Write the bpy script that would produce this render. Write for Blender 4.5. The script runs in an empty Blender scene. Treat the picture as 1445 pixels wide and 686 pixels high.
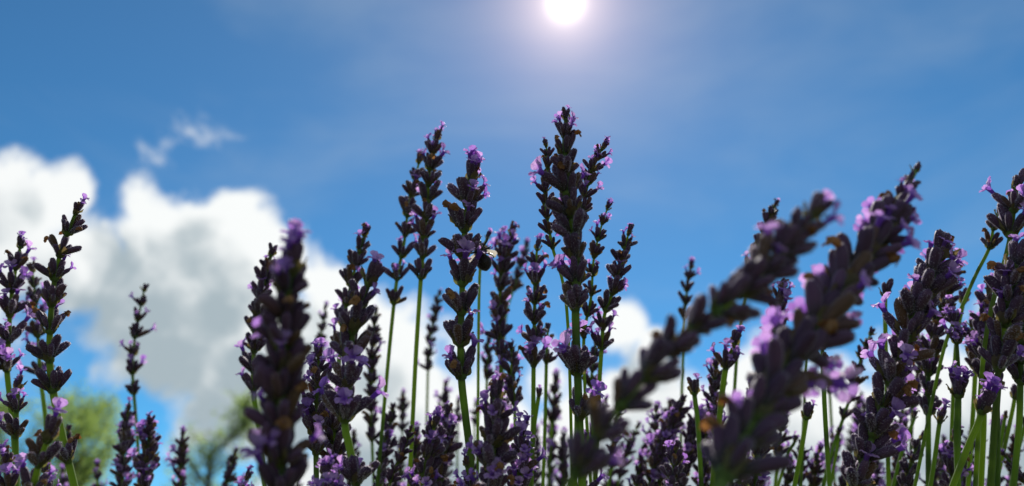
import bpy, bmesh, math, random
from mathutils import Vector, Matrix, Quaternion, noise as mn

# ------------------------------------------------------------------ camera
R = math.radians
sc = bpy.context.scene
col = sc.collection
F = 1112.0                       # focal length in photo pixels (1445 wide)
PITCH = R(27)
CAM = Vector((0, 0, 0.5))
FWD = Vector((0, math.cos(PITCH), math.sin(PITCH)))
RIGHT = Vector((1, 0, 0))
UP = Vector((0, -math.sin(PITCH), math.cos(PITCH)))
FOCUS = 0.27
def ray(x, y): return FWD + RIGHT*((x-722.5)/F) + UP*((343-y)/F)
def pt(x, y, d): return CAM + ray(x, y)*d
cd = bpy.data.cameras.new('camera')
cam = bpy.data.objects.new('camera', cd); col.objects.link(cam)
cam.location = CAM; cam.rotation_euler = (R(90)+PITCH, 0, 0)
cd.sensor_width = 36; cd.lens = F/1445*36
cd.clip_start = 0.01; cd.clip_end = 5000
cd.dof.use_dof = True; cd.dof.focus_distance = FOCUS; cd.dof.aperture_fstop = cd.lens/2.9
sc.camera = cam

# ------------------------------------------------------------------ light
SUN = ray(798, 4).normalized()
SKY_STRENGTH = 0.10
sc.view_settings.view_transform = 'Standard'; sc.view_settings.look = 'None'
sc.view_settings.gamma = 1; sc.view_settings.use_curve_mapping = False
sc.view_settings.exposure = 0.0
sl = bpy.data.lights.new('sun', 'SUN'); sl.energy = 4.6; sl.angle = R(0.53); sl.color = (1, .95, .87)
so = bpy.data.objects.new('sun', sl); col.objects.link(so)
so.rotation_euler = SUN.to_track_quat('Z', 'Y').to_euler(); so.location = (0, 0, 30)

# ------------------------------------------------------------------ node helpers
class NT:
    def __init__(s, tree): s.t = tree; s.n = tree.nodes; s.l = tree.links
    def node(s, typ, **kw):
        n = s.n.new(typ)
        for k, v in kw.items(): setattr(n, k, v)
        return n
    def put(s, sock, v):
        if hasattr(v, 'is_output') or isinstance(v, bpy.types.NodeSocket): s.l.new(v, sock)
        else:
            try: sock.default_value = v
            except Exception: sock.default_value = (v, v, v)
    def m(s, op, a, b=0.0, c=0.0, clamp=False):
        n = s.node('ShaderNodeMath', operation=op, use_clamp=clamp)
        s.put(n.inputs[0], a); s.put(n.inputs[1], b); s.put(n.inputs[2], c)
        return n.outputs[0]
    def v(s, op, a, b=(0, 0, 0), scale=None):
        n = s.node('ShaderNodeVectorMath', operation=op)
        s.put(n.inputs[0], a); s.put(n.inputs[1], b)
        if scale is not None: s.put(n.inputs['Scale'], scale)
        return n.outputs['Value'] if op in ('DOT_PRODUCT', 'DISTANCE', 'LENGTH') else n.outputs['Vector']
    def noise(s, vec, scale, detail=4, rough=.55, out='Fac'):
        n = s.node('ShaderNodeTexNoise'); s.put(n.inputs['Vector'], vec)
        n.inputs['Scale'].default_value = scale; n.inputs['Detail'].default_value = detail
        n.inputs['Roughness'].default_value = rough
        return n.outputs[out]
    def step(s, x, a, b, lo=0.0, hi=1.0):
        n = s.node('ShaderNodeMapRange', interpolation_type='SMOOTHSTEP')
        s.put(n.inputs[0], x)
        for i, q in enumerate((a, b, lo, hi)): n.inputs[i+1].default_value = q
        return n.outputs[0]
    def mix(s, f, a, b, blend='MIX'):
        n = s.node('ShaderNodeMix', data_type='RGBA', blend_type=blend)
        s.put(n.inputs[0], f); s.put(n.inputs[6], a); s.put(n.inputs[7], b)
        return n.outputs[2]
def c4(c): return (c[0], c[1], c[2], 1)

# ------------------------------------------------------------------ sky
world = bpy.data.worlds.new('World'); sc.world = world; world.use_nodes = True
wt = NT(world.node_tree); wt.n.clear()
def cloud_group():
    g = bpy.data.node_groups.new('cloud_density', 'ShaderNodeTree')
    g.interface.new_socket('Dir', in_out='INPUT', socket_type='NodeSocketVector')
    g.interface.new_socket('Density', in_out='OUTPUT', socket_type='NodeSocketFloat')
    t = NT(g)
    gi = t.node('NodeGroupInput'); go = t.node('NodeGroupOutput')
    d = gi.outputs[0]
    w = t.v('SUBTRACT', t.noise(d, 7, 3, .5, 'Color'), (.5, .5, .5))
    d2 = t.v('ADD', d, t.v('SCALE', w, scale=.075))
    blobs = [  # cumulus bank on the left, banks low over the horizon (direction, angular radius in px, weight)
        (15, 312, 70, .9), (65, 296, 46, .75), (106, 276, 36, .65), (5, 365, 55, .8), (120, 370, 78, 1), (205, 295, 46, .75), (228, 335, 75, 1), (275, 318, 56, .75), (322, 300, 44, .7), (320, 350, 60, .8), (190, 395, 90, 1),
        (270, 390, 125, 1), (345, 405, 100, 1), (300, 470, 120, 1), (390, 480, 120, 1), (462, 440, 75, .9),
        (340, 545, 90, 1), (440, 560, 110, 1), (240, 440, 75, .9), (290, 600, 60, .55),
        (540, 500, 90, .8), (560, 600, 120, 1), (640, 480, 70, .5), (680, 640, 130, 1), (790, 610, 90, .8), (760, 545, 60, .5),
        (880, 455, 55, .75), (920, 480, 40, .5), (900, 600, 120, .95), (990, 640, 130, 1), (1100, 620, 120, 1), (1040, 560, 70, .6),
        (1200, 610, 110, 1), (1300, 590, 110, 1), (1420, 590, 110, 1), (1330, 520, 70, .55), (1220, 690, 120, 1), (1380, 690, 120, 1), (1530, 560, 150, 1), (1650, 640, 150, 1),
        (-90, 385, 120, 1), (-190, 440, 150, 1), (500, 700, 140, 1), (820, 720, 150, 1), (1050, 720, 150, 1),
        (385, 372, 48, .7), (450, 402, 48, .7), (245, 200, 42, .22), (282, 186, 42, .22)]
    f = None
    for x, y, r, a in blobs:
        b = ray(x, y).normalized()
        k = t.m('MULTIPLY_ADD', t.v('DISTANCE', d2, b), -a*F*.98/r, a)
        f = k if f is None else t.m('SMOOTH_MAX', f, k, .12)
    # the same kind of broken cloud everywhere else round the sky
    sep = t.node('ShaderNodeSeparateXYZ'); t.l.new(d, sep.inputs[0])
    outside = t.step(t.v('DOT_PRODUCT', d, FWD), .83, .66)
    gen = t.m('SUBTRACT', t.noise(d, 2.6, 3, .5), .52)
    gen = t.m('SUBTRACT', t.m('MULTIPLY', t.m('MULTIPLY', gen, 4.5), outside), t.m('MULTIPLY', t.m('SUBTRACT', 1, outside), 1.0))
    low = t.m('MULTIPLY_ADD', sep.outputs[2], -6.0, .75)
    f = t.m('MAXIMUM', t.m('MAXIMUM', f, gen), low)
    fb = t.m('MULTIPLY', t.m('SUBTRACT', t.noise(d2, 12, 7, .6), .5), 1.35)
    f = t.m('ADD', f, fb)
    t.l.new(t.m('MAXIMUM', f, -1), go.inputs[0])
    return g
CG = cloud_group()
tc = wt.node('ShaderNodeTexCoord'); D = wt.v('NORMALIZE', tc.outputs['Generated'])
sky = wt.node('ShaderNodeTexSky', sky_type='NISHITA', sun_disc=False)
sky.sun_elevation = math.asin(SUN.z); sky.sun_rotation = math.atan2(SUN.x, SUN.y)
sky.altitude = 200; sky.air_density = 1.0; sky.dust_density = 0.0; sky.ozone_density = 2.5
gm = wt.node('ShaderNodeGamma'); wt.l.new(wt.mix(1, sky.outputs[0], c4((SKY_STRENGTH,)*3), 'MULTIPLY'), gm.inputs[0]); gm.inputs[1].default_value = 1.35   # deep, clear blue
skyc = wt.mix(1, gm.outputs[0], c4((.46/SKY_STRENGTH, 1.14/SKY_STRENGTH, 1.22/SKY_STRENGTH)), 'MULTIPLY')
def dens(vec):
    n = wt.node('ShaderNodeGroup'); n.node_tree = CG; wt.put(n.inputs[0], vec); return n.outputs[0]
d0 = dens(D)
d1 = dens(wt.v('NORMALIZE', wt.v('ADD', D, wt.v('SCALE', wt.v('NORMALIZE', wt.v('SUBTRACT', SUN, D)), scale=.05))))
alpha = wt.step(d0, .02, .36)
thick = wt.m('ADD', wt.m('MULTIPLY', d0, .35), wt.m('MULTIPLY', d1, .65))
shade = wt.step(wt.m('MULTIPLY_ADD', wt.m('SUBTRACT', d1, d0), .45, thick), .14, .86)
K = 1/SKY_STRENGTH
ccol = wt.mix(shade, c4((.93*K, .95*K, .95*K)), c4((.38*K, .46*K, .51*K)))
hv = wt.v('MULTIPLY', D, (1.0, 1.7, 3.2))
thin = wt.m('MULTIPLY', wt.step(wt.noise(wt.v('ADD', hv, wt.v('SCALE', wt.noise(D, 2.0, 2, .5, 'Color'), scale=.5)), 2.1, 5, .55), .40, .72), .17)
skyc = wt.mix(thin, skyc, c4((.50*K, .57*K, .63*K)))       # thin high haze
skyc = wt.mix(alpha, skyc, ccol)
ang = wt.m('ARCCOSINE', wt.m('MINIMUM', wt.v('DOT_PRODUCT', D, SUN), .9999999))
def gauss(s): return wt.m('EXPONENT', wt.m('MULTIPLY', wt.m('POWER', wt.m('DIVIDE', ang, s), 2), -1))
def expf(s): return wt.m('EXPONENT', wt.m('DIVIDE', ang, -s))
# the sun itself and the bright air round it
for fac, k, c in ((gauss(.016), 1.6, (1, .97, .85)), (expf(.032), 1.0, (1, .78, .60)), (expf(.085), .50, (1, .55, .42)), (expf(.5), .10, (.75, .9, .75))):
    add = wt.v('SCALE', tuple(q*k*K for q in c), scale=fac)
    skyc = wt.v('ADD', skyc, add)
bg = wt.node('ShaderNodeBackground'); wt.put(bg.inputs[0], skyc); bg.inputs[1].default_value = SKY_STRENGTH
wo = wt.node('ShaderNodeOutputWorld'); wt.l.new(bg.outputs[0], wo.inputs[0])

# ------------------------------------------------------------------ materials
def material(name):
    m = bpy.data.materials.new(name); m.use_nodes = True
    t = NT(m.node_tree); t.n.clear()
    out = t.node('ShaderNodeOutputMaterial')
    return m, t, out
def organic(name, colour_fn, transl, tcol_gain=(1, 1, 1), rough=.6, sheen=0, spec=.3, bump=0, bscale=900):
    m, t, out = material(name)
    c = colour_fn(t)
    p = t.node('ShaderNodeBsdfPrincipled'); t.put(p.inputs['Base Color'], c)
    p.inputs['Roughness'].default_value = rough; p.inputs['Specular IOR Level'].default_value = spec
    if sheen:
        p.inputs['Sheen Weight'].default_value = sheen; p.inputs['Sheen Roughness'].default_value = .4
        p.inputs['Sheen Tint'].default_value = (.9, .82, .95, 1)
    if bump:
        b = t.node('ShaderNodeBump'); b.inputs['Strength'].default_value = bump; b.inputs['Distance'].default_value = .0002
        tcn = t.node('ShaderNodeTexCoord'); t.put(b.inputs['Height'], t.noise(tcn.outputs['Object'], bscale, 3))
        t.l.new(b.outputs[0], p.inputs['Normal'])
    tr = t.node('ShaderNodeBsdfTranslucent'); t.put(tr.inputs[0], t.mix(1, c, c4(tcol_gain), 'MULTIPLY'))
    mx = t.node('ShaderNodeMixShader'); mx.inputs[0].default_value = transl
    t.l.new(p.outputs[0], mx.inputs[1]); t.l.new(tr.outputs[0], mx.inputs[2]); t.l.new(mx.outputs[0], out.inputs[0])
    return m
def isl(t):
    g = t.node('ShaderNodeNewGeometry'); o = t.node('ShaderNodeObjectInfo')
    return t.m('FRACT', t.m('ADD', g.outputs['Random Per Island'], t.m('MULTIPLY', o.outputs['Random'], 7.31)))
def ax(t):
    a = t.node('ShaderNodeAttribute'); a.attribute_name = 'ax'; return a.outputs['Fac']
def calyx_col(t):
    r = isl(t)
    base = t.mix(r, c4((.045, .058, .028)), c4((.055, .040, .048)))
    tip = t.mix(r, c4((.068, .030, .074)), c4((.145, .066, .145)))
    c = t.mix(t.step(ax(t), .05, .6), base, tip)
    c = t.mix(t.step(r, .86, .93), c, c4((.14, .075, .04)))      # older, browned calyces
    tcn = t.node('ShaderNodeTexCoord')
    return t.mix(t.m('MULTIPLY', t.noise(tcn.outputs['Object'], 9, 3), .5), c, c4((.032, .020, .034)))
def petal_col(t):
    r = isl(t)
    c = t.mix(r, c4((.40, .21, .62)), c4((.74, .52, .82)))
    tcn = t.node('ShaderNodeTexCoord')
    c = t.mix(t.step(t.noise(tcn.outputs['Object'], 9, 4, .7), .42, .68, 0, .55), c, c4((.30, .12, .52)))
    return t.mix(t.step(ax(t), .1, .7), c4((.20, .075, .42)), c)
def wither_col(t):
    return t.mix(isl(t), c4((.20, .085, .03)), c4((.36, .20, .09)))
def bract_col(t):
    return t.mix(ax(t), c4((.16, .20, .06)), c4((.15, .10, .07)))
def stem_col(t):
    tcn = t.node('ShaderNodeTexCoord'); o = t.node('ShaderNodeObjectInfo')
    a = t.mix(t.noise(tcn.outputs['Object'], 60, 3), c4((.11, .17, .04)), c4((.20, .26, .07)))
    return t.mix(t.m('MULTIPLY', o.outputs['Random'], .5), a, c4((.075, .135, .07)))
M = {}
M['calyx'] = organic('calyx_felt', calyx_col, .18, (2.6, 1.5, 1.6), .6, .35, .3, .3, 30)
M['fuzz'] = organic('calyx_hairs', lambda t: t.mix(isl(t), c4((.62, .52, .66)), c4((.85, .78, .86))), .75)
M['petal'] = organic('petal', petal_col, .6, (1.25, 1.1, 1.2), .5, .1, .2, .2, 25)
M['wither'] = organic('withered_petal', wither_col, .35, (1.5, 1.2, .8), .8)
M['bract'] = organic('bract', bract_col, .45, (1.6, 1.6, 1.0), .7)
M['stem'] = organic('stem_green', stem_col, .48, (2.6, 2.6, .9), .7, .25, .15, .5, 700)
M['leaf'] = organic('lavender_leaf', lambda t: t.mix(isl(t), c4((.08, .12, .06)), c4((.15, .19, .12))), .25, (1.3, 1.5, .8))
M['tree_leaf'] = organic('tree_leaf', lambda t: t.mix(isl(t), c4((.15, .22, .08)), c4((.32, .38, .20))), .6, (2.0, 2.1, 1.0))
M['bark'] = organic('bark', lambda t: t.mix(t.noise(t.node('ShaderNodeTexCoord').outputs['Object'], 12, 5), c4((.06, .045, .03)), c4((.17, .14, .11))), .0, rough=.9)
M['grass'] = organic('grass', lambda t: t.mix(isl(t), c4((.05, .10, .02)), c4((.14, .19, .05))), .35, (1.3, 1.5, .6))
M['ground'] = organic('meadow_soil', lambda t: t.mix(t.noise(t.node('ShaderNodeTexCoord').outputs['Object'], 1.3, 8), c4((.05, .085, .02)), c4((.17, .16, .08))), .0, rough=.95)
M['bee_black'] = organic('bee_shell', lambda t: t.mix(isl(t), c4((.012, .010, .012)), c4((.03, .022, .02))), .0, rough=.4, sheen=.3)
M['bee_fur'] = organic('bee_fur', lambda t: t.mix(isl(t), c4((.35, .28, .14)), c4((.55, .50, .36))), .3, rough=.8)
M['bee_wing'] = organic('bee_wing', lambda t: t.mix(isl(t), c4((.45, .38, .28)), c4((.55, .5, .4))), .7, rough=.25, spec=.6)

# ------------------------------------------------------------------ mesh helper
class MB:
    def __init__(s): s.v = []; s.f = []; s.a = []; s.mi = []
    def add(s, verts, faces, ax=None, mi=0):
        o = len(s.v); s.v += [Vector(p) for p in verts]
        s.a += list(ax) if ax is not None else [0.0]*len(verts)
        s.f += [tuple(i+o for i in f) for f in faces]; s.mi += [mi]*len(faces)
    def merge(s, other, mat):
        s.add([mat @ p for p in other.v], [], other.a)
        o = len(s.v)-len(other.v)
        s.f += [tuple(i+o for i in f) for f in other.f]; s.mi += other.mi
    def mesh(s, name, mats, smooth=True):
        me = bpy.data.meshes.new(name); me.from_pydata([tuple(p) for p in s.v], [], s.f)
        at = me.attributes.new('ax', 'FLOAT', 'POINT'); at.data.foreach_set('value', s.a)
        for m in mats: me.materials.append(m)
        me.polygons.foreach_set('material_index', s.mi)
        me.polygons.foreach_set('use_smooth', [smooth]*len(s.f))
        me.update(); return me
def link(name, data, parent=None, mat=None):
    o = bpy.data.objects.new(name, data); col.objects.link(o)
    o.parent = parent
    if mat is not None: o.matrix_basis = mat
    return o
def frame_to(d, ref=Vector((0, 0, 1))):
    z = d.normalized(); x = ref.cross(z)
    if x.length < 1e-4: x = Vector((1, 0, 0)).cross(z)
    x.normalize(); y = z.cross(x)
    return Matrix((x, y, z)).transposed()
def tube(mb, path, radii, prof, axv=None, mi=0, cap=True):
    """sweep a unit profile (list of 2-D points) along a path"""
    n = len(prof); x = None; vs = []; fs = []; av = []
    for i, p in enumerate(path):
        t = (path[min(i+1, len(path)-1)]-path[max(i-1, 0)]).normalized()
        if x is None:
            x = t.orthogonal().normalized()
        x = (x - t*x.dot(t)).normalized(); y = t.cross(x)
        for q in prof: vs.append(p + (x*q[0]+y*q[1])*radii[i]); av.append(axv[i] if axv else i/max(1, len(path)-1))
        if i:
            for k in range(n):
                a = (i-1)*n+k; b = (i-1)*n+(k+1) % n
                fs.append((a, b, b+n, a+n))
    if cap:
        fs.append(tuple(range(n))[::-1]); fs.append(tuple(range((len(path)-1)*n, len(path)*n)))
    mb.add(vs, fs, av, mi)
def circ(n): return [(math.cos(2*math.pi*i/n), math.sin(2*math.pi*i/n)) for i in range(n)]
SQ = [(1, .35), (.35, 1), (0, .8), (-.35, 1), (-1, .35), (-.8, 0), (-1, -.35), (-.35, -1), (0, -.8), (.35, -1), (1, -.35), (.8, 0)]

# ------------------------------------------------------------------ lavender pieces, unit = one calyx length, growing along +Z
def calyx_mb(seed, hairs=True, seg=12):
    rg = random.Random(seed); mb = MB()
    prof = [(0, .045), (.06, .085), (.2, .135), (.42, .172), (.66, .188), (.84, .172), (.95, .135), (1.0, .075)]
    bend = rg.uniform(.02, .09); fat = rg.uniform(.74, .93); lip = rg.uniform(-.06, .1)
    vs = []; fs = []; av = []
    for i, (t, r) in enumerate(prof):
        for k in range(seg):
            a = 2*math.pi*k/seg
            rr = r*fat*(1 + (.12 if k % 2 else -.06)*min(1, t*3)*(1 if t < .97 else 0))
            z = t + (lip*math.cos(a)+.05*(k % 3 == 0))*max(0, (t-.8)*5)*.6
            vs.append((rr*math.cos(a)+bend*math.sin(t*2.6), rr*math.sin(a), z)); av.append(t)
        if i:
            for k in range(seg):
                a = (i-1)*seg+k; b = (i-1)*seg+(k+1) % seg
                fs.append((a, b, b+seg, a+seg))
    n = len(prof)*seg
    vs.append((bend*.5, 0, .955)); av.append(.8)
    for k in range(seg): fs.append(((len(prof)-1)*seg+k, (len(prof)-1)*seg+(k+1) % seg, n))
    mb.add(vs, fs, av)
    if hairs:
        hv = []; hf = []
        for _ in range(240):
            t = rg.uniform(.05, 1.0); a = rg.uniform(0, 2*math.pi)
            r = 0
            for (t0, r0), (t1, r1) in zip(prof, prof[1:]):
                if t0 <= t <= t1: r = r0+(r1-r0)*(t-t0)/(t1-t0)
            r *= fat*.98
            p = Vector((r*math.cos(a)+bend*math.sin(t*2.6), r*math.sin(a), t))
            dr = Vector((math.cos(a), math.sin(a), rg.uniform(-.2, .7))).normalized()
            s = dr.cross(Vector((0, 0, 1))).normalized()*.0075
            L = rg.uniform(.05, .11)
            o = len(hv); hv += [p-s, p+s, p+dr*L+Vector((0, 0, rg.uniform(-.01, .02)))]; hf.append((o, o+1, o+2))
        mb.add(hv, hf, [1]*len(hv), 1)
    return mb
def lobe(mb, base, out, up, L, W, curl, rg, nu=5, nv=4, mi=0):
    side = out.cross(up).normalized(); vs = []; av = []; fs = []
    ph = rg.uniform(0, 6)
    for i in range(nu):
        t = i/(nu-1); w = W*(.35+.9*math.sin(min(1, t*1.15)*math.pi*.62))*(1 if t < .95 else .62)
        c = base + out*(L*t) + up*(curl*L*t*t)
        for j in range(nv):
            s = j/(nv-1)*2-1
            vs.append(c + side*(s*w*.5) + up*(-.10*L*s*s*t + .11*L*math.sin(ph+s*4+t*6))); av.append(.3+.7*t)
        if i:
            for j in range(nv-1):
                a = (i-1)*nv+j; fs.append((a, a+1, a+1+nv, a+nv))
    mb.add(vs, fs, av, mi)
def floret_mb(seed, small=False):
    rg = random.Random(seed); mb = MB(); seg = 8
    L = rg.uniform(1.2, 1.42)
    tube(mb, [Vector((.04, 0, .80)), Vector((.05, 0, 1.0)), Vector((.07, .0, L-.1)), Vector((.1, 0, L))], [.08, .09, .115, .15], circ(seg), [0, .1, .2, .35], cap=False)
    z = Vector((0, 0, 1))
    for a, l, w, op in ((.45, .38, .36, .5), (-.45, .38, .36, .5), (math.pi, .28, .26, 1.15), (math.pi-1.1, .28, .24, 1.1), (math.pi+1.1, .28, .24, 1.1)):
        a += rg.uniform(-.15, .15); op += rg.uniform(-.2, .2)
        rad = Vector((math.cos(a), math.sin(a), 0))
        out = (rad*math.sin(op)+z*math.cos(op)).normalized(); up = (z*math.sin(op)-rad*math.cos(op)).normalized()
        lobe(mb, Vector((.1, 0, L-.01))+rad*.11, out, up, l*rg.uniform(.85, 1.15), w, rg.uniform(-.5, .15), rg)
    return mb
def wither_mb(seed):
    rg = random.Random(seed); mb = MB()
    p = [Vector((.03, 0, .85))]; d = Vector((rg.uniform(-.3, .3), rg.uniform(-.3, .3), 1))
    for i in range(4): p.append(p[-1]+d.normalized()*.12); d += Vector((rg.uniform(-.8, .8), rg.uniform(-.8, .8), -.25))
    tube(mb, p, [.09, .10, .12, .13, .05], circ(6))
    for k in range(3):
        a = rg.uniform(0, 6.3); rad = Vector((math.cos(a), math.sin(a), .2)).normalized()
        lobe(mb, p[-2], rad, Vector((0, 0, 1)), .22, .2, -.9, rg, 4, 3)
    for v in mb.v: v += Vector((rg.uniform(-1, 1), rg.uniform(-1, 1), rg.uniform(-1, 1)))*.022
    return mb
def node_mb(seed):
    """swollen stalk node with its pair of papery bracts"""
    rg = random.Random(seed); mb = MB()
    tube(mb, [Vector((0, 0, z)) for z in (-.16, -.05, .08, .22)], [.10, .2, .22, .12], circ(8), [0, 0, .2, .4], 1)
    for s in (0, math.pi):
        a = s+rg.uniform(-.3, .3); rad = Vector((math.cos(a), math.sin(a), 0)); z = Vector((0, 0, 1))
        op = rg.uniform(.6, .95)
        lobe(mb, rad*.14-z*.05, (rad*math.sin(op)+z*math.cos(op)), (z*math.sin(op)-rad*math.cos(op)), rg.uniform(.42, .66), .36, .45, rg, 6, 5, 0)
        if rg.random() < .6:   # narrow bracteole
            a += rg.uniform(.6, 1.2); rad = Vector((math.cos(a), math.sin(a), 0)); op = rg.uniform(.5, .8)
            lobe(mb, rad*.14, (rad*math.sin(op)+z*math.cos(op)), (z*math.sin(op)-rad*math.cos(op)), rg.uniform(.5, .9), .1, .1, rg, 4, 3, 0)
    return mb
CALYX = [calyx_mb(i) for i in range(6)]
CALYX_LOW = [calyx_mb(i, False, 8) for i in range(3)]
FLOR = [floret_mb(20+i) for i in range(7)]
WITH = [wither_mb(40+i) for i in range(4)]
NODE = [node_mb(60+i) for i in range(6)]
calyx_me = [m.mesh('calyx', [M['calyx'], M['fuzz']]) for m in CALYX]
calyx_bare_me = [calyx_mb(i, False).mesh('calyx', [M['calyx']]) for i in range(6)]
floret_me = [m.mesh('floret', [M['petal']]) for m in FLOR]
wither_me = [m.mesh('withered_floret', [M['wither']], False) for m in WITH]
node_me = [m.mesh('whorl', [M['bract'], M['stem']]) for m in NODE]

def whorl_layout(rg, n, fl, wi, tip=False, opn=1.0):
    """list of (kind, 4x4) for the calyces and florets of one whorl"""
    out = []
    for i in range(n):
        side = (i % 2)*math.pi; per = max(1, n//2); k = i//2
        az = side + ((k+.5)/per-.5)*2.5 + rg.uniform(-.25, .25)
        tier = k % 2
        tilt = R(rg.uniform(6, 22)) if tip else R(rg.uniform(24, 58) if tier == 0 else rg.uniform(12, 36))*opn
        r0 = .10 if tip else .16; z0 = rg.uniform(0, .15)+(.12 if tier else 0)
        s = rg.uniform(.62, 1.14)
        d = Vector((math.cos(az)*math.sin(tilt), math.sin(az)*math.sin(tilt), math.cos(tilt)))
        rad = Vector((math.cos(az), math.sin(az), 0))
        tang = Vector((0, 0, 1)).cross(rad)
        x = tang.cross(d).normalized()             # local +X points back to the axis side
        rot = Matrix((x, d.cross(x), d)).transposed().to_4x4() @ Matrix.Rotation(math.pi+rg.uniform(-.5, .5), 4, 'Z')
        m = Matrix.Translation(rad*r0+Vector((0, 0, z0))) @ rot @ Matrix.Scale(s, 4)
        out.append(('c', m))
        u = rg.random()
        if u < fl: out.append(('f', m @ Matrix.Scale(rg.uniform(.84, 1.0), 4)))
        elif u < fl+wi: out.append(('w', m))
    return out
def far_whorl(seed, n, fl, tip):
    rg = random.Random(seed); mb = MB()
    nd = NODE[seed % len(NODE)]
    mb.merge(nd, Matrix.Identity(4))
    fs = []
    for kind, m in whorl_layout(rg, n, fl, .04, tip):
        src = {'c': CALYX_LOW, 'f': FLOR, 'w': WITH}[kind]
        s = src[rg.randrange(len(src))]
        k0 = len(mb.mi); mb.merge(s, m)
        for q in range(k0, len(mb.mi)): mb.mi[q] = {'c': 2, 'f': 3, 'w': 4}[kind]
    return mb.mesh('whorl', [M['bract'], M['stem'], M['calyx'], M['petal'], M['wither']])
FAR = {fl: [far_whorl(100+i+int(fl*50), 8, fl, False) for i in range(5)] for fl in (.08, .3, .6)}
FAR_TIP = {fl: [far_whorl(200+i+int(fl*50), 6, fl, True) for i in range(3)] for fl in (.08, .3, .6)}

def catmull(P, per=8):
    if len(P) < 3: 
        return [P[0].lerp(P[-1], i/per) for i in range(per+1)]
    Q = [P[0]*2-P[1]]+P+[P[-1]*2-P[-2]]; out = []
    for i in range(1, len(Q)-2):
        a, b, c, d = Q[i-1:i+3]
        for k in range(per):
            t = k/per
            out.append(.5*((2*b)+(c-a)*t+(2*a-5*b+4*c-d)*t*t+(3*b-a-3*c+d)*t**3))
    out.append(P[-1]); return out

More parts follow.
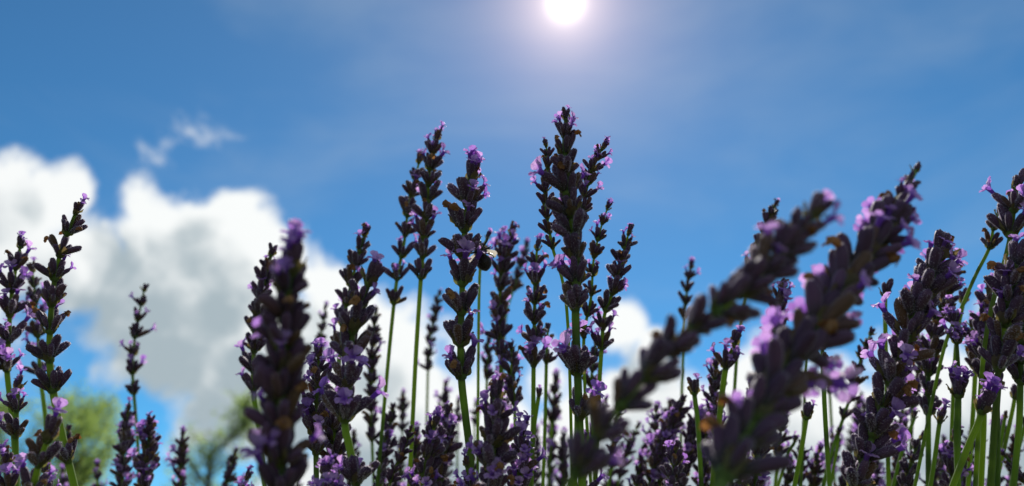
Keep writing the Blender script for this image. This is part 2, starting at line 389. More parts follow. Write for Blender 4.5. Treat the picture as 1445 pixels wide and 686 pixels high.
count = [0]
def stalk(label, pts, w, stem=(), d=None, dd=0.0, fl=.12, tipfl=None, sp=.70, n=8, ex=False, group=None, extra=(), wi=.08, thick=1.0, low=None, opn=1.0, seed=None, tips=.62, tl=2.5):
    """One flower stalk. pts: spike axis, tip first, photo pixels; w: whorl width in pixels;
    stem: further points down the bare stem; d: distance (else from the usual whorl size)."""
    count[0] += 1
    rg = random.Random(1000+count[0]*17 if seed is None else seed)
    if d is None: d = .25*(62/w)**.75 if w < 62 else .25*62/w
    U = d*w/F/1.85                                  # calyx length
    if ex: pts = [(x, y+.30*w) for x, y in pts]
    L2 = [0.0]
    allp = list(pts)+list(stem)
    for a, b in zip(allp, allp[1:]): L2.append(L2[-1]+math.hypot(a[0]-b[0], a[1]-b[1]))
    tot = max(L2[len(pts)-1], 1)
    P = [pt(x, y, d+dd*min(1.6, L2[i]/tot)) for i, (x, y) in enumerate(allp)]
    nsp = len(pts)
    per = 10
    path = catmull(P, per)
    end_i = len(path)-1
    spike_i = min((nsp-1)*per if len(P) > 2 else end_i, end_i)
    tan = (path[-1]-path[-4]).normalized()
    # rest of the stem, down to the ground inside the clump
    e = path[-1]; hz = Vector((tan.x, tan.y, 0))
    root = Vector((e.x, e.y, 0)) + hz*.22
    root.y = max(root.y, .12); root.z = -.01
    h = e.z
    b1 = e+tan*h*.4; b2 = Vector((root.x, root.y, h*.35))
    for k in range(1, 15):
        t = k/14
        path.append(e*(1-t)**3+b1*3*t*(1-t)**2+b2*3*t*t*(1-t)+root*t**3)
    S = [0.0]
    for a, b in zip(path, path[1:]): S.append(S[-1]+(b-a).length)
    def at(s):
        s = max(0, min(S[-1]-1e-6, s))
        for i in range(len(S)-1):
            if S[i+1] >= s: break
        t = (s-S[i])/max(1e-9, S[i+1]-S[i])
        j = max(0, i-2); k = min(len(path)-1, i+3)
        return path[i].lerp(path[i+1], t), (path[j]-path[k]).normalized()
    thing = link('lavender_stalk', None); thing.location = root
    thing.empty_display_size = .01
    thing['label'] = label; thing['category'] = 'lavender stalk'
    if group: thing['group'] = group
    # whorl nodes
    nodes = []
    if ex:
        for q in range(nsp): nodes.append(S[q*per])
        nodes[0] = max(nodes[0], 0)
    else:
        s = S[spike_i]; top = U*tips*.98; s0 = sp*w*d/F
        while s > top:
            nodes.append(s)
            s -= s0*(.62+.38*s/max(1e-6, S[spike_i]))
        nodes = nodes[::-1]
        if not nodes: nodes = [S[spike_i]]
    for (xe, ye) in extra:                          # single whorls set apart lower on the stem
        q = pt(xe, ye, d)
        i = min(range(len(path)), key=lambda i: (path[i]-q).length)
        nodes.append(S[i])
    # stem
    mb = MB(); rb = min(.00108, U*.135)*thick; rt = U*.06
    radii = [rt+(rb-rt)*min(1, max(0, s/max(1e-6, S[spike_i]))) for s in S]
    i0 = next(i for i in range(len(S)) if S[i] >= nodes[0]-U*.1)
    tube(mb, [p-root for p in path[i0:]], radii[i0:], SQ)
    link('stem', mb.mesh('stem', [M['stem']]), thing)
    az = rg.uniform(0, 6.3); near = w >= 34
    N = len(nodes)
    for q, s in enumerate(nodes):
        p, tg = at(s)
        az += math.pi/2+rg.uniform(-.3, .3)
        f = min(1, tips+(1-tips)*q/tl)*rg.uniform(.93, 1.06)
        tip = q == 0
        rot = frame_to((tg+Vector((rg.uniform(-1, 1), rg.uniform(-1, 1), rg.uniform(-1, 1)))*.07)).to_4x4() @ Matrix.Rotation(az, 4, 'Z')
        m = Matrix.Translation(p-root) @ rot @ Matrix.Scale(U*f, 4)
        pf = fl if not tip else (fl if tipfl is None else tipfl)
        if not tip: pf = min(.95, max(0, rg.gauss(pf, pf*.6)))
        if near:
            wh = link('whorl', node_me[rg.randrange(len(node_me))], thing, m)
            for kind, mm in whorl_layout(rg, rg.choice((n-1, n, n, n+1)) if not tip else (6 if pf < .7 else 7), pf, wi, tip, opn):
                src, nm = {'c': (calyx_me if w < 90 else calyx_bare_me, 'calyx'), 'f': (floret_me, 'floret'), 'w': (wither_me, 'withered_floret')}[kind]
                link(nm, src[rg.randrange(len(src))], wh, mm)
        else:
            key = .08 if pf < .18 else (.3 if pf < .45 else .6)
            link('whorl', rg.choice((FAR_TIP if tip else FAR)[key]), thing, m)
    return thing

# ------------------------------------------------------------------ the flower stalks
G_MID = 'slender lavender stalks in the middle of the clump'
G_FAR = 'small out of focus lavender stalks at the back'
S = stalk
# left edge
S('tall curved lavender spike leaning right over the cumulus cloud, thick bright green stem', [(121, 270), (103, 310), (82, 370), (73, 430), (70, 500), (75, 552)], 54, [(88, 615), (106, 690)], sp=.80, fl=.14, thick=1.2, extra=[(99, 655)])
S('shorter lavender spike left of the tall curved one, pinkish florets on three spaced whorls', [(38, 308), (24, 370), (16, 420), (12, 480), (10, 522)], 47, [(16, 580), (26, 690)], sp=.85, fl=.3, tipfl=.5)
S('narrow lavender spike half hidden between two taller spikes over the cloud', [(44, 368), (50, 420), (54, 480), (57, 530)], 36, [(64, 590), (72, 690)], sp=.8, fl=.35)
S('dark budded spike with purple tips crossing in front of a green stem', [(90, 578), (70, 615), (56, 652), (46, 695)], 66, [(42, 740)], d=.225, fl=.12, sp=.62, tips=.9)
S('short spike with a lilac flowering whorl below the shorter left spike', [(25, 532), (24, 570), (22, 616)], 52, [(23, 690)], d=.29, fl=.45, sp=.7)
S('lavender spike with violet, pale and orange withered florets in the lowest corner by the trees', [(2, 610), (8, 650), (12, 692)], 62, [(14, 740)], fl=.6, wi=.2, sp=.55)
S('violet flowering whorls at the foot of the dark budded spike', [(66, 628), (64, 660), (66, 700)], 46, [(68, 740)], d=.25, fl=.75, tipfl=.9, sp=.7)
S('small brownish whorl stalk just behind the thick green stem', [(98, 600), (93, 625), (92, 645)], 28, [(104, 690)], d=.36, fl=.05, wi=.3)
S('slim lone spike standing clear in front of the big white cloud', [(209, 386), (200, 425), (190, 480), (187, 520), (189, 556)], 30, [(194, 620), (196, 690)], sp=.95, fl=.15)
S('dense greyish spike, partner of a violet spike below the lone slim one', [(182, 570), (176, 620), (172, 692)], 34, [(172, 740)], d=.40, sp=.55, fl=.2)
S('dense violet spike standing under the slim lone spike', [(213, 580), (209, 630), (205, 692)], 42, [(204, 740)], d=.36, sp=.5, fl=.35)
S('short spike with a lilac tip in front of the green tree', [(140, 640), (138, 665), (138, 695)], 26, [(138, 740)], fl=.35, tipfl=.8, sp=.7)
S('small lilac spike between the two blurred trees', [(258, 603), (257, 640), (254, 692)], 28, [(254, 740)], sp=.62, fl=.25)
S('thin dark spike tip leaning right beneath the white cloud', [(334, 632), (326, 660), (318, 695)], 26, [(312, 740)], fl=.05, sp=.6)
S('violet flowering spike beside the big blurred dark one at its foot', [(358, 650), (350, 672), (342, 700)], 40, [(340, 740)], d=.33, fl=.6, sp=.6)
S('faint spike head low behind the thick green stem', [(88, 660), (89, 680), (90, 700)], 24, [(90, 740)], fl=.2)
# big blurred one and neighbours
S('big blurred dark lavender spike with pink florets at its tip', [(424, 318), (412, 380), (402, 450), (397, 540), (396, 640), (396, 700)], 96, [(396, 760)], d=.168, fl=.2, tipfl=.85, sp=.48, n=11, tips=.75)
S('greyish spike directly behind the big blurred dark one', [(392, 333), (378, 375), (368, 420), (360, 480), (358, 552)], 46, [(368, 620), (374, 690)], sp=.62, fl=.12, d=.34)
S('tiny slim spike between the big blurred one and the fork-topped one', [(461, 421), (455, 460), (447, 520)], 24, [(446, 600)], sp=.8, fl=.2)
S('spike with a neat flowering cup at its top over the cloud edge', [(520, 312), (509, 350), (497, 395), (486, 445), (480, 490)], 42, [(476, 560), (474, 690)], sp=.75, fl=.2, tipfl=.6)
S('fork-topped dark spike with long open calyces and pink florets low down', [(541, 345), (522, 395), (504, 440), (494, 500), (487, 592)], 72, [(493, 630), (502, 672), (505, 720)], d=.235, sp=.62, fl=.16, extra=[(503, 683)], tips=.85)
S('purple flowering spike between the big blurred one and the fork-topped one', [(452, 478), (449, 530), (446, 590), (446, 640)], 50, [(447, 700)], sp=.52, fl=.45, d=.28)
S('bright lilac flower cluster at the foot of the fork-topped spike', [(462, 628), (460, 665), (458, 705)], 62, [(458, 750)], d=.225, fl=.9, tipfl=.95, sp=.5)
S('lilac flowering whorl on the slender stem below the fork-topped spike', [(510, 628), (506, 655), (502, 684)], 64, [(500, 740)], d=.24, fl=.75, tipfl=.95, sp=.9)
S('slim dark spike right behind the thin bare stem', [(531, 432), (526, 480), (524, 540), (525, 622)], 30, [(528, 690)], sp=.72, fl=.12)
# pair with long bare stems
S('tall spike on a long bare stem, pink florets halfway, in clear blue sky', [(620, 178), (607, 235), (602, 300), (598, 345), (594, 392)], 44, [(587, 500), (582, 600), (577, 690)], sp=.66, fl=.16, tipfl=.6, thick=.95, d=.33, n=9)
S('spike with wide spaced cup whorls behind the tall bare-stemmed one', [(594, 216), (584, 262), (576, 295), (570, 345), (562, 383), (556, 428)], 40, [(546, 530), (532, 690)], sp=.86, fl=.22, tipfl=.3, thick=.9, d=.35)
S('sharply focused thick spike topped with pale lilac florets, bumblebee on its side', [(673, 200), (663, 262), (654, 340), (652, 420), (650, 480), (651, 532)], 66, [(656, 580), (663, 640), (665, 690)], d=.255, sp=.70, fl=.18, tipfl=.9, thick=1.15, wi=.08, n=9, tips=.78)
S('slim blurred spike between the bare stem and the thick focused spike', [(622, 406), (612, 450), (606, 490), (604, 522)], 24, [(602, 600), (600, 690)], sp=.75, fl=.15)
S('small flowering spike poking out behind the bumblebee', [(697, 316), (688, 335), (681, 356)], 28, [(676, 420), (674, 690)], d=.33, fl=.5, tipfl=.8)
S('loose violet spike right of the bumblebee', [(730, 304), (716, 345), (707, 395), (704, 450), (707, 505)], 42, [(704, 600), (700, 690)], sp=.62, fl=.35, d=.36)
S('thin lilac spike leaning right beside the loose violet one', [(746, 338), (736, 372), (724, 410)], 26, [(712, 470), (706, 690)], fl=.45, sp=.7)
# centre clump
S('tallest spike in the middle, straight below the sun', [(801, 144), (796, 200), (800, 262), (808, 320), (813, 380), (812, 437)], 64, [(814, 500), (818, 600), (822, 690)], d=.25, sp=.56, fl=.15, tipfl=.12, n=9, tips=.42, tl=4, extra=[(815, 525), (817, 592)], thick=1.2)
S('slim side spike hugging the left of the tallest spike', [(769, 196), (773, 230), (769, 276), (773, 312), (780, 350)], 30, [(800, 440), (808, 690)], d=.27, sp=.72, fl=.12)
S('side spike with pink tip branching right of the tallest spike', [(860, 196), (843, 222), (830, 258), (822, 300)], 36, [(816, 380), (812, 690)], d=.27, sp=.6, fl=.25, tipfl=.8)
S('slim spike with pink tip crossing behind the tallest spike', [(863, 280), (850, 315), (838, 365), (834, 420), (824, 476)], 33, [(826, 560), (834, 690)], d=.30, sp=.95, fl=.2, tipfl=.7)
S('spike of evenly spaced cup whorls just left of the tallest spike', [(764, 318), (757, 360), (755, 410), (754, 460), (753, 516)], 44, [(752, 600), (748, 690)], d=.31, sp=.72, fl=.25)
S('leaning spike right of the tallest one with flared whorls and a lone pink top floret', [(893, 308), (880, 355), (866, 408), (853, 445), (849, 492)], 40, [(845, 560), (840, 690)], d=.30, sp=.7, fl=.12, tipfl=.4)
S('dense dark violet spike left of the thick bare stem, low in the clump', [(704, 520), (700, 570), (696, 630), (694, 700)], 76, [(694, 750)], d=.23, sp=.5, fl=.32, tipfl=.8, n=9)
S('violet flowering spike half merged with the dense dark one', [(738, 585), (736, 630), (732, 700)], 56, [(732, 750)], d=.25, sp=.55, fl=.6)
S('open pink floret stalk in front of the thick bare stem', [(656, 630), (658, 655), (662, 690)], 40, [(664, 740)], d=.25, fl=.5, tipfl=.4, sp=.8)
S('lilac tipped spike between two bare stems low in the clump', [(618, 578), (610, 615), (600, 660), (596, 700)], 52, [(594, 750)], d=.31, sp=.55, fl=.35, tipfl=.7)
S('dark whorl on a thin bent stem left of the tallest spike', [(766, 528), (760, 560)], 40, [(752, 620), (750, 690)], d=.32, sp=.8, fl=.08)
S('plain spike on a thick green stem behind the cup whorls', [(776, 440), (772, 480), (771, 512)], 34, [(769, 600), (766, 690)], d=.34, fl=.15)
S('dark spike low between the tallest stem and the blurred slanting branch', [(824, 600), (822, 640), (820, 700)], 46, [(820, 740)], d=.3, fl=.12, wi=.15, sp=.6)
S('small violet spike behind the foot of the slanting branch', [(842, 470), (838, 510), (834, 545)], 30, [(838, 620), (838, 690)], d=.36, fl=.4)
S('grey green closed bud stalk bending beside the thin bare stem', [(581, 600), (570, 635), (556, 665), (548, 695)], 26, [(545, 740)], d=.32, fl=0, wi=0, sp=.6)
# foreground blurred slanting branches
S('out of focus branch slanting from the clump foot up right, purple bud at its tip', [(1160, 282), (1112, 345), (1040, 418), (960, 478), (895, 548), (848, 610), (812, 668)], 86, [(770, 760)], d=.155, dd=-.012, sp=.62, fl=.06, tipfl=.5, n=9, wi=.10, tips=.72)
S('out of focus slanting branch with bright purple florets and a sharper grey tip', [(1303, 220), (1274, 275), (1232, 345), (1175, 430), (1118, 510), (1066, 590), (1022, 672)], 90, [(1000, 760)], d=.205, dd=-.065, sp=.50, fl=.22, tipfl=0, n=9, wi=.06, tips=.30, tl=6)
S('small violet spike rising behind the purple bud branch', [(979, 360), (971, 400), (966, 450)], 29, [(962, 560), (960, 690)], sp=.7, fl=.3)
S('slim budded spike behind the purple bud tip', [(1098, 280), (1082, 318), (1066, 360), (1056, 400)], 32, [(1040, 500), (1030, 690)], d=.36, sp=.6, fl=.12)
S('dense grey whorls between the two slanting branches', [(1108, 392), (1098, 440), (1090, 490)], 48, [(1080, 560), (1070, 690)], d=.32, sp=.5, fl=.2)
S('small green budded whorl between the two slanting branch tips', [(1148, 372), (1143, 400)], 28, [(1138, 500), (1130, 690)], d=.35, fl=0)
S('violet flowering whorl framed by the two slanting branches', [(1044, 462), (1034, 492), (1024, 520)], 52, [(1014, 600), (1005, 690)], d=.31, fl=.6, sp=.7)
S('single bell whorl on a thin green stem under the purple bud branch', [(980, 520), (980, 556)], 44, [(985, 600), (990, 690)], d=.31, fl=.3, tips=.9)
G_B = 'dense small spikes under the purple bud branch'
for a in ([(968, 552), (948, 600), (925, 650), (915, 695)], [(990, 575), (972, 630), (962, 692)], [(1004, 560), (996, 620), (990, 690)], [(940, 612), (934, 650), (930, 695)]):
    S('dense small spike with tiny lilac florets under the purple bud branch', a, 36, [(a[-1][0], 745)], d=.37, sp=.5, fl=.32, group=G_B)
for a in ([(905, 590), (890, 625), (870, 692)], [(918, 605), (908, 645), (902, 692)], [(884, 612), (868, 650), (858, 692)]):
    S('slim spike with leafy buds against the low white cloud', a, 25, [(a[-1][0]-4, 745)], d=.46, sp=.72, fl=.15, group='slim spikes against the low white cloud')
S('grey spike at the foot of the two slanting branches', [(1050, 640), (1046, 665), (1042, 700)], 42, [(1040, 740)], d=.3, fl=.2, sp=.6)
S('straight spike partly covered by the florets of the sharper tipped branch', [(1010, 505), (1008, 560), (1010, 610)], 36, [(1012, 690)], d=.34, fl=.35, sp=.6)
# right
S('cup whorl alone on a straight green stem against blue sky', [(1252, 362), (1249, 418)], 38, [(1250, 500), (1254, 690)], d=.32, fl=.05, tips=.95, wi=.2, sp=1.3)
S('thick leaning dark purple spike with long open calyces and two fat buds on top', [(1340, 328), (1316, 385), (1292, 440), (1270, 505), (1248, 570), (1226, 630), (1206, 690)], 74, [(1190, 745)], d=.25, sp=.56, fl=.2, n=9, tips=.8)
S('upright greyer spike behind the thick leaning one', [(1350, 346), (1340, 400), (1322, 455), (1311, 520), (1310, 584)], 46, [(1310, 640), (1310, 700)], d=.32, sp=.62, fl=.2)
S('tall full spike at the end of the row, pink floret near its tip', [(1447, 222), (1434, 270), (1426, 332)], 70, [(1412, 390), (1398, 440), (1386, 520), (1376, 690)], d=.29, sp=.5, fl=.25, thick=.7)
S('cup whorl pair on an oblique pale stem beside the tall full spike', [(1412, 290), (1402, 322), (1396, 350)], 38, [(1376, 390), (1356, 436), (1330, 500), (1290, 690)], d=.30, fl=.2, thick=.8)
S('large violet spike under the tall full spike', [(1442, 330), (1428, 400), (1418, 460), (1410, 520)], 68, [(1404, 600), (1398, 690)], d=.27, sp=.48, fl=.25, tips=.95, n=9)
S('three-horned dark calyx cup over the lilac ball of florets', [(1410, 508), (1407, 548)], 44, [(1408, 620), (1408, 690)], d=.27, fl=0, tips=.95, n=5)
S('small bell whorl with pink floret on a green stem between tall spikes', [(1363, 398), (1359, 428)], 34, [(1348, 500), (1340, 690)], d=.33, fl=.25, tips=.9)
S('short spike on a yellow green stem above the lilac flower pair', [(1340, 420), (1346, 450), (1350, 484)], 38, [(1354, 560), (1352, 690)], d=.30, fl=.3, thick=.85)
S('whorl of paired lilac florets on a short cup low in the stems', [(1359, 512), (1352, 560)], 52, [(1350, 620), (1352, 690)], d=.29, fl=.6, tipfl=.95, tips=.95, sp=1.0)
S('round ball of lilac florets on a thick slanting green stem', [(1388, 530), (1385, 582)], 54, [(1366, 630), (1342, 692)], d=.26, fl=.5, tipfl=1.0, tips=1.0, thick=1.05, sp=1.0)
S('violet whorl beside the upright greyer spike stem', [(1334, 566), (1326, 596)], 38, [(1320, 640), (1312, 692)], d=.3, fl=.5, tips=.9)
S('dark violet spike behind the thick slanting stem', [(1354, 590), (1348, 630), (1342, 695)], 44, [(1340, 740)], d=.31, fl=.35, sp=.6)
S('slim curving spike with loose flared whorls in the open gap', [(1238, 452), (1218, 495), (1206, 540), (1190, 590)], 30, [(1176, 630), (1160, 690)], d=.36, sp=.8, fl=.1)
S('dark three-cup whorl on a straight stem right of the bright purple florets', [(1146, 548), (1138, 590)], 42, [(1130, 640), (1120, 692)], d=.31, fl=.05, tips=.9, sp=.8)
S('dark straight stem whose whorls hide behind the sharper tipped branch', [(1158, 440), (1160, 480), (1161, 516)], 34, [(1165, 600), (1171, 690)], d=.29, fl=.1, thick=1.2)
S('thin stemmed small cup in the open gap beside the dark straight stem', [(1170, 525), (1171, 556)], 26, [(1174, 610), (1178, 690)], fl=0)
S('bell whorl on a thin pale stem at the end of the row', [(1436, 530), (1432, 562)], 34, [(1420, 620), (1404, 690)], d=.33, fl=.05, tips=.95, n=6)
S('dark withered head lying across stems at the end of the row', [(1400, 622), (1424, 650), (1446, 680)], 34, [(1460, 720)], d=.32, fl=.1, wi=.5)
S('grey green bud spike curving among the low stems', [(1306, 605), (1290, 640), (1278, 692)], 36, [(1274, 740)], d=.33, fl=0, sp=.6)
S('small grey spike behind the low crossing stems', [(1332, 612), (1330, 650), (1326, 695)], 27, [(1324, 740)], fl=.05, sp=.6)
S('pale grey spike right of the thick slanting stem foot', [(1372, 600), (1368, 640), (1364, 695)], 27, [(1362, 740)], fl=.05, sp=.6)
for a in ([(1216, 552), (1208, 590), (1200, 640)], [(1146, 640), (1148, 665), (1150, 695)], [(1268, 640), (1262, 665), (1256, 695)], [(1226, 600), (1220, 640), (1212, 692)]):
    S('tiny blurred grey spike in the cloud gap behind the leaning purple spike', a, 20, [(a[-1][0], 745)], d=.62, sp=.6, fl=.1, group='tiny blurred spikes in the cloud gap')
for a in ([(1124, 600), (1112, 640), (1096, 692)], [(1186, 590), (1180, 640), (1170, 692)]):
    S('thin green stalk with small cup low beside the dark straight stem', a[:1]+[(a[0][0]-3, a[0][1]+24)], 28, a[1:], d=.36, fl=0, group='thin stalks low beside the dark straight stem')
for a in ([(1404, 556), (1402, 585), (1398, 640), (1394, 695)], [(1424, 560), (1418, 590), (1410, 640), (1404, 695)], [(1388, 600), (1386, 625), (1385, 660), (1384, 695)], [(1452, 560), (1446, 600), (1436, 640), (1424, 695)], [(1294, 560), (1290, 590), (1272, 640), (1258, 695)]):
    S('thin stem with a small dark cup among the crossing stems at the row end', a[:2], 30, a[2:], d=.34, fl=.1, group='thin stems among the crossing stems')
S('violet dotted spike squeezed between the stems left of the large violet spike', [(1402, 380), (1394, 430), (1390, 480), (1388, 535)], 50, [(1388, 600), (1384, 690)], d=.31, fl=.3, sp=.55)
S('dark spike on the outer side of the large violet spike', [(1460, 330), (1450, 420), (1442, 500), (1440, 540)], 54, [(1438, 600), (1430, 690)], d=.29, fl=.2, sp=.55)
S('plump dark spike low on the outer end of the row', [(1370, 440), (1372, 480), (1376, 520)], 40, [(1372, 600), (1366, 690)], d=.33, fl=.25, sp=.55)
S('violet spike filling the gap under the fork-topped spike', [(478, 540), (472, 590), (470, 650), (470, 700)], 52, [(470, 750)], d=.29, fl=.35, sp=.5)
S('dark spike beside the slim dark spike foot', [(548, 600), (540, 640), (536, 700)], 34, [(534, 750)], d=.36, fl=.15, sp=.55)
S('dark violet spike behind the lilac tipped one', [(634, 560), (630, 610), (622, 660), (620, 700)], 44, [(618, 750)], d=.34, fl=.3, sp=.5)
S('spike with dark cups between the dense dark one and the cup whorls', [(722, 470), (722, 520), (726, 570)], 36, [(728, 640), (728, 700)], d=.35, fl=.25, sp=.6)
S('dark spike between the feet of the two slanting branches', [(958, 610), (952, 650), (948, 700)], 46, [(946, 750)], d=.3, fl=.25, sp=.5)
S('shaggy grey spike under the bright purple florets', [(1082, 560), (1074, 610), (1066, 690)], 46, [(1064, 750)], d=.3, fl=.3, sp=.5)
for a, w in (([(1300, 470), (1296, 520), (1288, 575)], 30), ([(1280, 585), (1270, 640), (1264, 700)], 28), ([(1364, 640), (1360, 665), (1356, 700)], 30), ([(1414, 590), (1408, 640), (1404, 700)], 26), ([(1436, 600), (1430, 650), (1426, 700)], 28), ([(1240, 640), (1236, 665), (1232, 700)], 26)):
    S('small dark lilac dotted spike standing among the crossing stems', a, w, [(a[-1][0]-6, 745)], d=.40, sp=.58, fl=.3, group='small spikes among the crossing stems')
import random as _r
_q = _r.Random(77)
for k, (x, y) in enumerate([(500, 600), (556, 560), (588, 600), (605, 640), (668, 640), (690, 470), (716, 560), (748, 620), (786, 520), (796, 600), (838, 590), (856, 560), (876, 560), (905, 640), (926, 570), (946, 560), (1006, 650), (1028, 600), (1060, 530), (1086, 600), (1106, 560), (1116, 640), (1130, 620), (1160, 620), (1186, 600), (1198, 650), (1222, 560), (1250, 600), (1276, 560), (1320, 640)]):
    ln = _q.uniform(60, 110); lean = _q.uniform(.02, .30 if x > 800 else .14)
    where = next(n for lim, n in ((540, 'at the foot of the fork-topped spike'), (640, 'around the two long bare stems'), (760, 'around the dense dark violet spike'), (890, 'low below the tallest spike'), (1040, 'behind the purple bud branch'), (1140, 'behind the bright purple foreground florets'), (1300, 'around the thick leaning purple spike'), (2000, 'at the foot of the upright greyer spike')) if x < lim)
    S('thin background spike with sparse lilac florets '+where, [(x, y), (x-lean*ln*.5, y+ln*.5), (x-lean*ln, y+ln)], _q.uniform(24, 33), [(x-lean*ln-lean*60, max(700, y+ln+60))], d=_q.uniform(.36, .50), sp=.62, fl=_q.choice((.1, .3, .3, .6)), group='thin overlapping spikes inside the clump')
# far back
for a, w in (([(568, 553), (569, 575), (568, 608)], 22), ([(630, 528), (627, 565), (622, 610)], 24), ([(647, 560), (646, 596)], 22), ([(566, 610), (564, 650), (560, 692)], 24),
             ([(672, 560), (670, 600)], 22), ([(640, 600), (632, 640), (626, 692)], 26), ([(758, 600), (757, 650), (757, 692)], 22), ([(780, 570), (778, 620), (776, 692)], 22), ([(420, 640), (418, 692)], 24)):
    S('small blurred spike far back between the bare stems', a, w, [(a[-1][0]-2, 745)], d=.55, sp=.62, fl=.2, group=G_FAR)

# ------------------------------------------------------------------ bumblebee on the focused spike
def bee():
    d = .262
    head = pt(673, 338, d); tail = pt(687, 383, d-.001)
    axis = tail-head; L = axis.length; z = axis.normalized()
    sidev = z.cross(FWD).normalized(); back = sidev.cross(z)     # back looks at the camera side or away
    rot = Matrix((sidev, back, z)).transposed().to_4x4()
    o = link('bumblebee', None); o.matrix_basis = Matrix.Translation(head) @ rot
    o.empty_display_size = .005
    o['label'] = 'dark bumblebee with pale furry collar clinging to the thick focused spike'; o['category'] = 'bumblebee'
    rg = random.Random(5); mb = MB()
    prof = [(0, .02), (.04, .09), (.10, .115), (.17, .10), (.21, .09), (.26, .15), (.34, .195), (.42, .195), (.49, .15), (.52, .13), (.58, .19), (.68, .235), (.78, .235), (.87, .19), (.94, .11), (.985, .03)]
    seg = 16; vs = []; fs = []
    for i, (t, r) in enumerate(prof):
        for k in range(seg):
            a = 2*math.pi*k/seg
            vs.append((r*L*math.cos(a), r*L*math.sin(a)*.9, t*L))
        if i:
            for k in range(seg):
                a = (i-1)*seg+k; b = (i-1)*seg+(k+1) % seg; fs.append((a, b, b+seg, a+seg))
    fs += [tuple(range(seg))[::-1], tuple(range((len(prof)-1)*seg, len(prof)*seg))]
    mb.add(vs, fs); body = link('body', mb.mesh('body', [M['bee_black']]), o)
    def fur(name, t0, t1, mat, n, ln):
        f = MB(); hv = []; hf = []
        for _ in range(n):
            t = rg.uniform(t0, t1); a = rg.uniform(0, 6.3); r = .1
            for (a0, r0), (a1, r1) in zip(prof, prof[1:]):
                if a0 <= t <= a1: r = r0+(r1-r0)*(t-a0)/(a1-a0)
            p = Vector((r*L*math.cos(a), r*L*math.sin(a)*.9, t*L)); dr = Vector((math.cos(a), math.sin(a), rg.uniform(-.3, .5))).normalized()
            s = dr.cross(Vector((0, 0, 1))).normalized()*L*.008; q = len(hv)
            hv += [p-s, p+s, p+dr*L*ln*rg.uniform(.6, 1.2)]; hf.append((q, q+1, q+2))
        f.add(hv, hf); link(name, f.mesh(name, [mat], False), body)
    fur('collar_fur', .22, .50, M['bee_fur'], 900, .085)
    fur('abdomen_fur', .54, .97, M['bee_black'], 700, .05)
    for s in (-1, 1):
        w = MB(); side = Vector((s, 0, 0))
        lobe(w, Vector((s*.12*L, .12*L, .36*L)), (side*.75+Vector((0, .25, .62))).normalized(), Vector((0, 1, -.3)).normalized(), .40*L, .17*L, .1, rg, 8, 6)
        link('wing', w.mesh('wing', [M['bee_wing']]), o)
        for k, tz in enumerate((.26, .36, .46)):
            g = MB(); a = Vector((s*.13*L, -.1*L, tz*L)); b = a+Vector((s*.18, -.14, (k-1)*.14))*L; c = b+Vector((s*.02, -.22, (k-1)*.12))*L
            tube(g, catmull([a, b, c], 4), [L*.028]*4+[L*.02]*4+[L*.012], circ(6)); link('leg', g.mesh('leg', [M['bee_black']]), o)
        g = MB(); a = Vector((s*.04*L, -.04*L, .03*L)); tube(g, catmull([a, a+Vector((s*.08, -.08, -.08))*L, a+Vector((s*.14, -.16, -.05))*L], 3), [L*.012]*7, circ(5))
        link('antenna', g.mesh('antenna', [M['bee_black']]), body)
        e = MB(); tube(e, [Vector((s*(.075+.02*q)*L, -.02*L, .10*L)) for q in (0, 1, 2)], [L*.055, L*.05, L*.02], circ(8)); link('eye', e.mesh('eye', [M['bee_black']]), body)
bee()

# ------------------------------------------------------------------ ground and leafy base of the clump
def mark(o, kind, label=None):
    o['kind'] = kind
    if label: o['label'] = label
    return o
g = MB(); n = 60; vs = []; fs = []
def gz(x, y):
    r = math.hypot(x, y); return 0 if r < 3 else mn.noise(Vector((x*.05, y*.05, 0)))*min(1, (r-3)/10)*.25
xs = [math.copysign(abs(i/30)**3*1500, i) for i in range(-30, 31)]
for y in xs:
    for x in xs: vs.append((x, y, gz(x, y)))
for j in range(60):
    for i in range(60):
        a = j*61+i; fs.append((a, a+1, a+62, a+61))
g.add(vs, fs); mark(link('ground', g.mesh('ground', [M['ground']])), 'structure')
rg = random.Random(3)
def blades(name, count, place, mat, label):
    b = MB(); V = []; Fc = []
    for _ in range(count):
        p, dr, L, W = place(rg)
        s = dr.cross(Vector((rg.uniform(-1, 1), rg.uniform(-1, 1), .3))).normalized()*W; q = len(V)
        mid = p+dr*L*.5; tip = p+dr*L+Vector((0, 0, -L*.12))
        V += [p-s*.4, p+s*.4, mid+s, mid-s, tip]; Fc += [(q, q+1, q+2, q+3), (q+3, q+2, q+4)]
    b.add(V, Fc); mark(link(name, b.mesh(name, [mat])), 'stuff', label)
def leafy(rg):
    a = rg.uniform(0, 6.3); r = math.sqrt(rg.random()); x = r*math.cos(a)*.75; y = .52+r*math.sin(a)*.46
    h = .27*(1-r*r*.6); z = rg.uniform(0, h)
    dr = Vector((math.cos(a)*rg.uniform(0, 1)*r+rg.uniform(-.6, .6), math.sin(a)*rg.uniform(0, 1)*r+rg.uniform(-.6, .6), rg.uniform(.3, 1.3))).normalized()
    return Vector((x, y, z)), dr, rg.uniform(.025, .045), .0016
blades('lavender_foliage', 16000, leafy, M['leaf'], 'narrow grey green lavender leaves at the base of the stems')
def grassy(rg):
    x = rg.uniform(-7, 7); y = rg.uniform(-4, 10)
    return Vector((x, y, -.01)), Vector((rg.uniform(-.5, .5), rg.uniform(-.5, .5), 1)).normalized(), rg.uniform(.06, .16), .003
blades('grass', 30000, grassy, M['grass'], 'short meadow grass around the lavender clump')

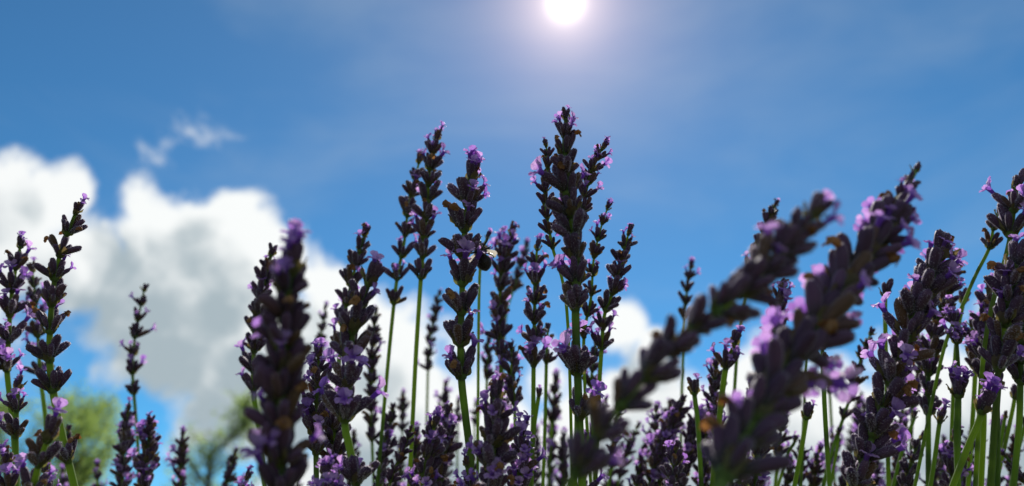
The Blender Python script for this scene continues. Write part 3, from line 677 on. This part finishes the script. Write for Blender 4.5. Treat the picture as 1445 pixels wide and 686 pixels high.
# ------------------------------------------------------------------ trees beyond the clump
def tree(label, px, py, dist, crown_r, nleaf, seed, leaf=.05, airy=.5):
    rg = random.Random(seed); top = pt(px, py, dist); H = top.z
    base = Vector((top.x, top.y, -.02))
    o = link('tree', None); o.location = base; o['label'] = label; o['category'] = 'tree'; o['group'] = 'trees beyond the lavender'
    tw = MB(); tr = MB(); limbs = []
    path = [Vector((rg.uniform(-.05, .05)*k, rg.uniform(-.05, .05)*k, H*.93*k/8)) for k in range(9)]
    tube(tr, path, [.11*(1-k/8.6) for k in range(9)], circ(8))
    link('trunk', tr.mesh('trunk', [M['bark']]), o)
    ends = []
    for k in range(95):
        t = rg.uniform(.14, .97); i = int(t*8); b = path[i].lerp(path[min(8, i+1)], t*8-i)
        a = k*2.4+rg.uniform(-.4, .4); ln = crown_r*(1.08-t)**.75*rg.uniform(.55, 1.1)
        d = Vector((math.cos(a), math.sin(a), rg.uniform(.35, 1.1)))
        p = [b]
        for q in range(4): p.append(p[-1]+d.normalized()*ln/4); d += Vector((rg.uniform(-.3, .3), rg.uniform(-.3, .3), rg.uniform(-.1, .3)))
        p = [Vector((v.x, v.y, min(v.z, H))) for v in p]
        tube(tw, p, [.028*(1-t*.6)*(1-q/4.4) for q in range(5)], circ(5)); limbs.append(p)
        for _ in range(4):
            i = rg.randrange(1, 5); s = p[i]; dd = Vector((rg.uniform(-1, 1), rg.uniform(-1, 1), rg.uniform(-.1, 1))).normalized()*rg.uniform(.12, .34)
            tube(tw, [s, s+dd*.5, s+dd], [.006, .004, .002], circ(4)); limbs.append([s, s+dd*.5, s+dd])
    link('limbs', tw.mesh('limbs', [M['bark']]), o)
    V = []; Fc = []
    for _ in range(nleaf):
        p = rg.choice(limbs); i = rg.randrange(len(p)-1); c = p[i].lerp(p[i+1], rg.random()) + Vector((rg.gauss(0, 1), rg.gauss(0, 1), rg.gauss(0, 1)))*.055
        d = Vector((rg.uniform(-1, 1), rg.uniform(-1, 1), rg.uniform(-.6, .8))).normalized(); s = d.orthogonal().normalized()
        s = (Quaternion(d, rg.uniform(0, 6.3)) @ s)*leaf*.2; L = leaf*rg.uniform(.7, 1.3); q = len(V)
        V += [c, c+d*L*.5+s, c+d*L, c+d*L*.5-s]; Fc.append((q, q+1, q+2, q+3))
    m = MB(); m.add(V, Fc); link('crown', m.mesh('crown', [M['tree_leaf']], False), o)
tree('full green tree, its blurred top beside the thick green lavender stem', 128, 528, 9.5, 1.6, 17000, 1)
tree('sparse pale green treetop under the white cloud', 325, 522, 11, 1.25, 7000, 2)
tree('green tree mostly behind the spikes at the left edge', -5, 535, 9, .8, 12000, 3)
tree('distant low treetop glimpsed between the central stems', 560, 672, 13, 1.0, 12000, 4)
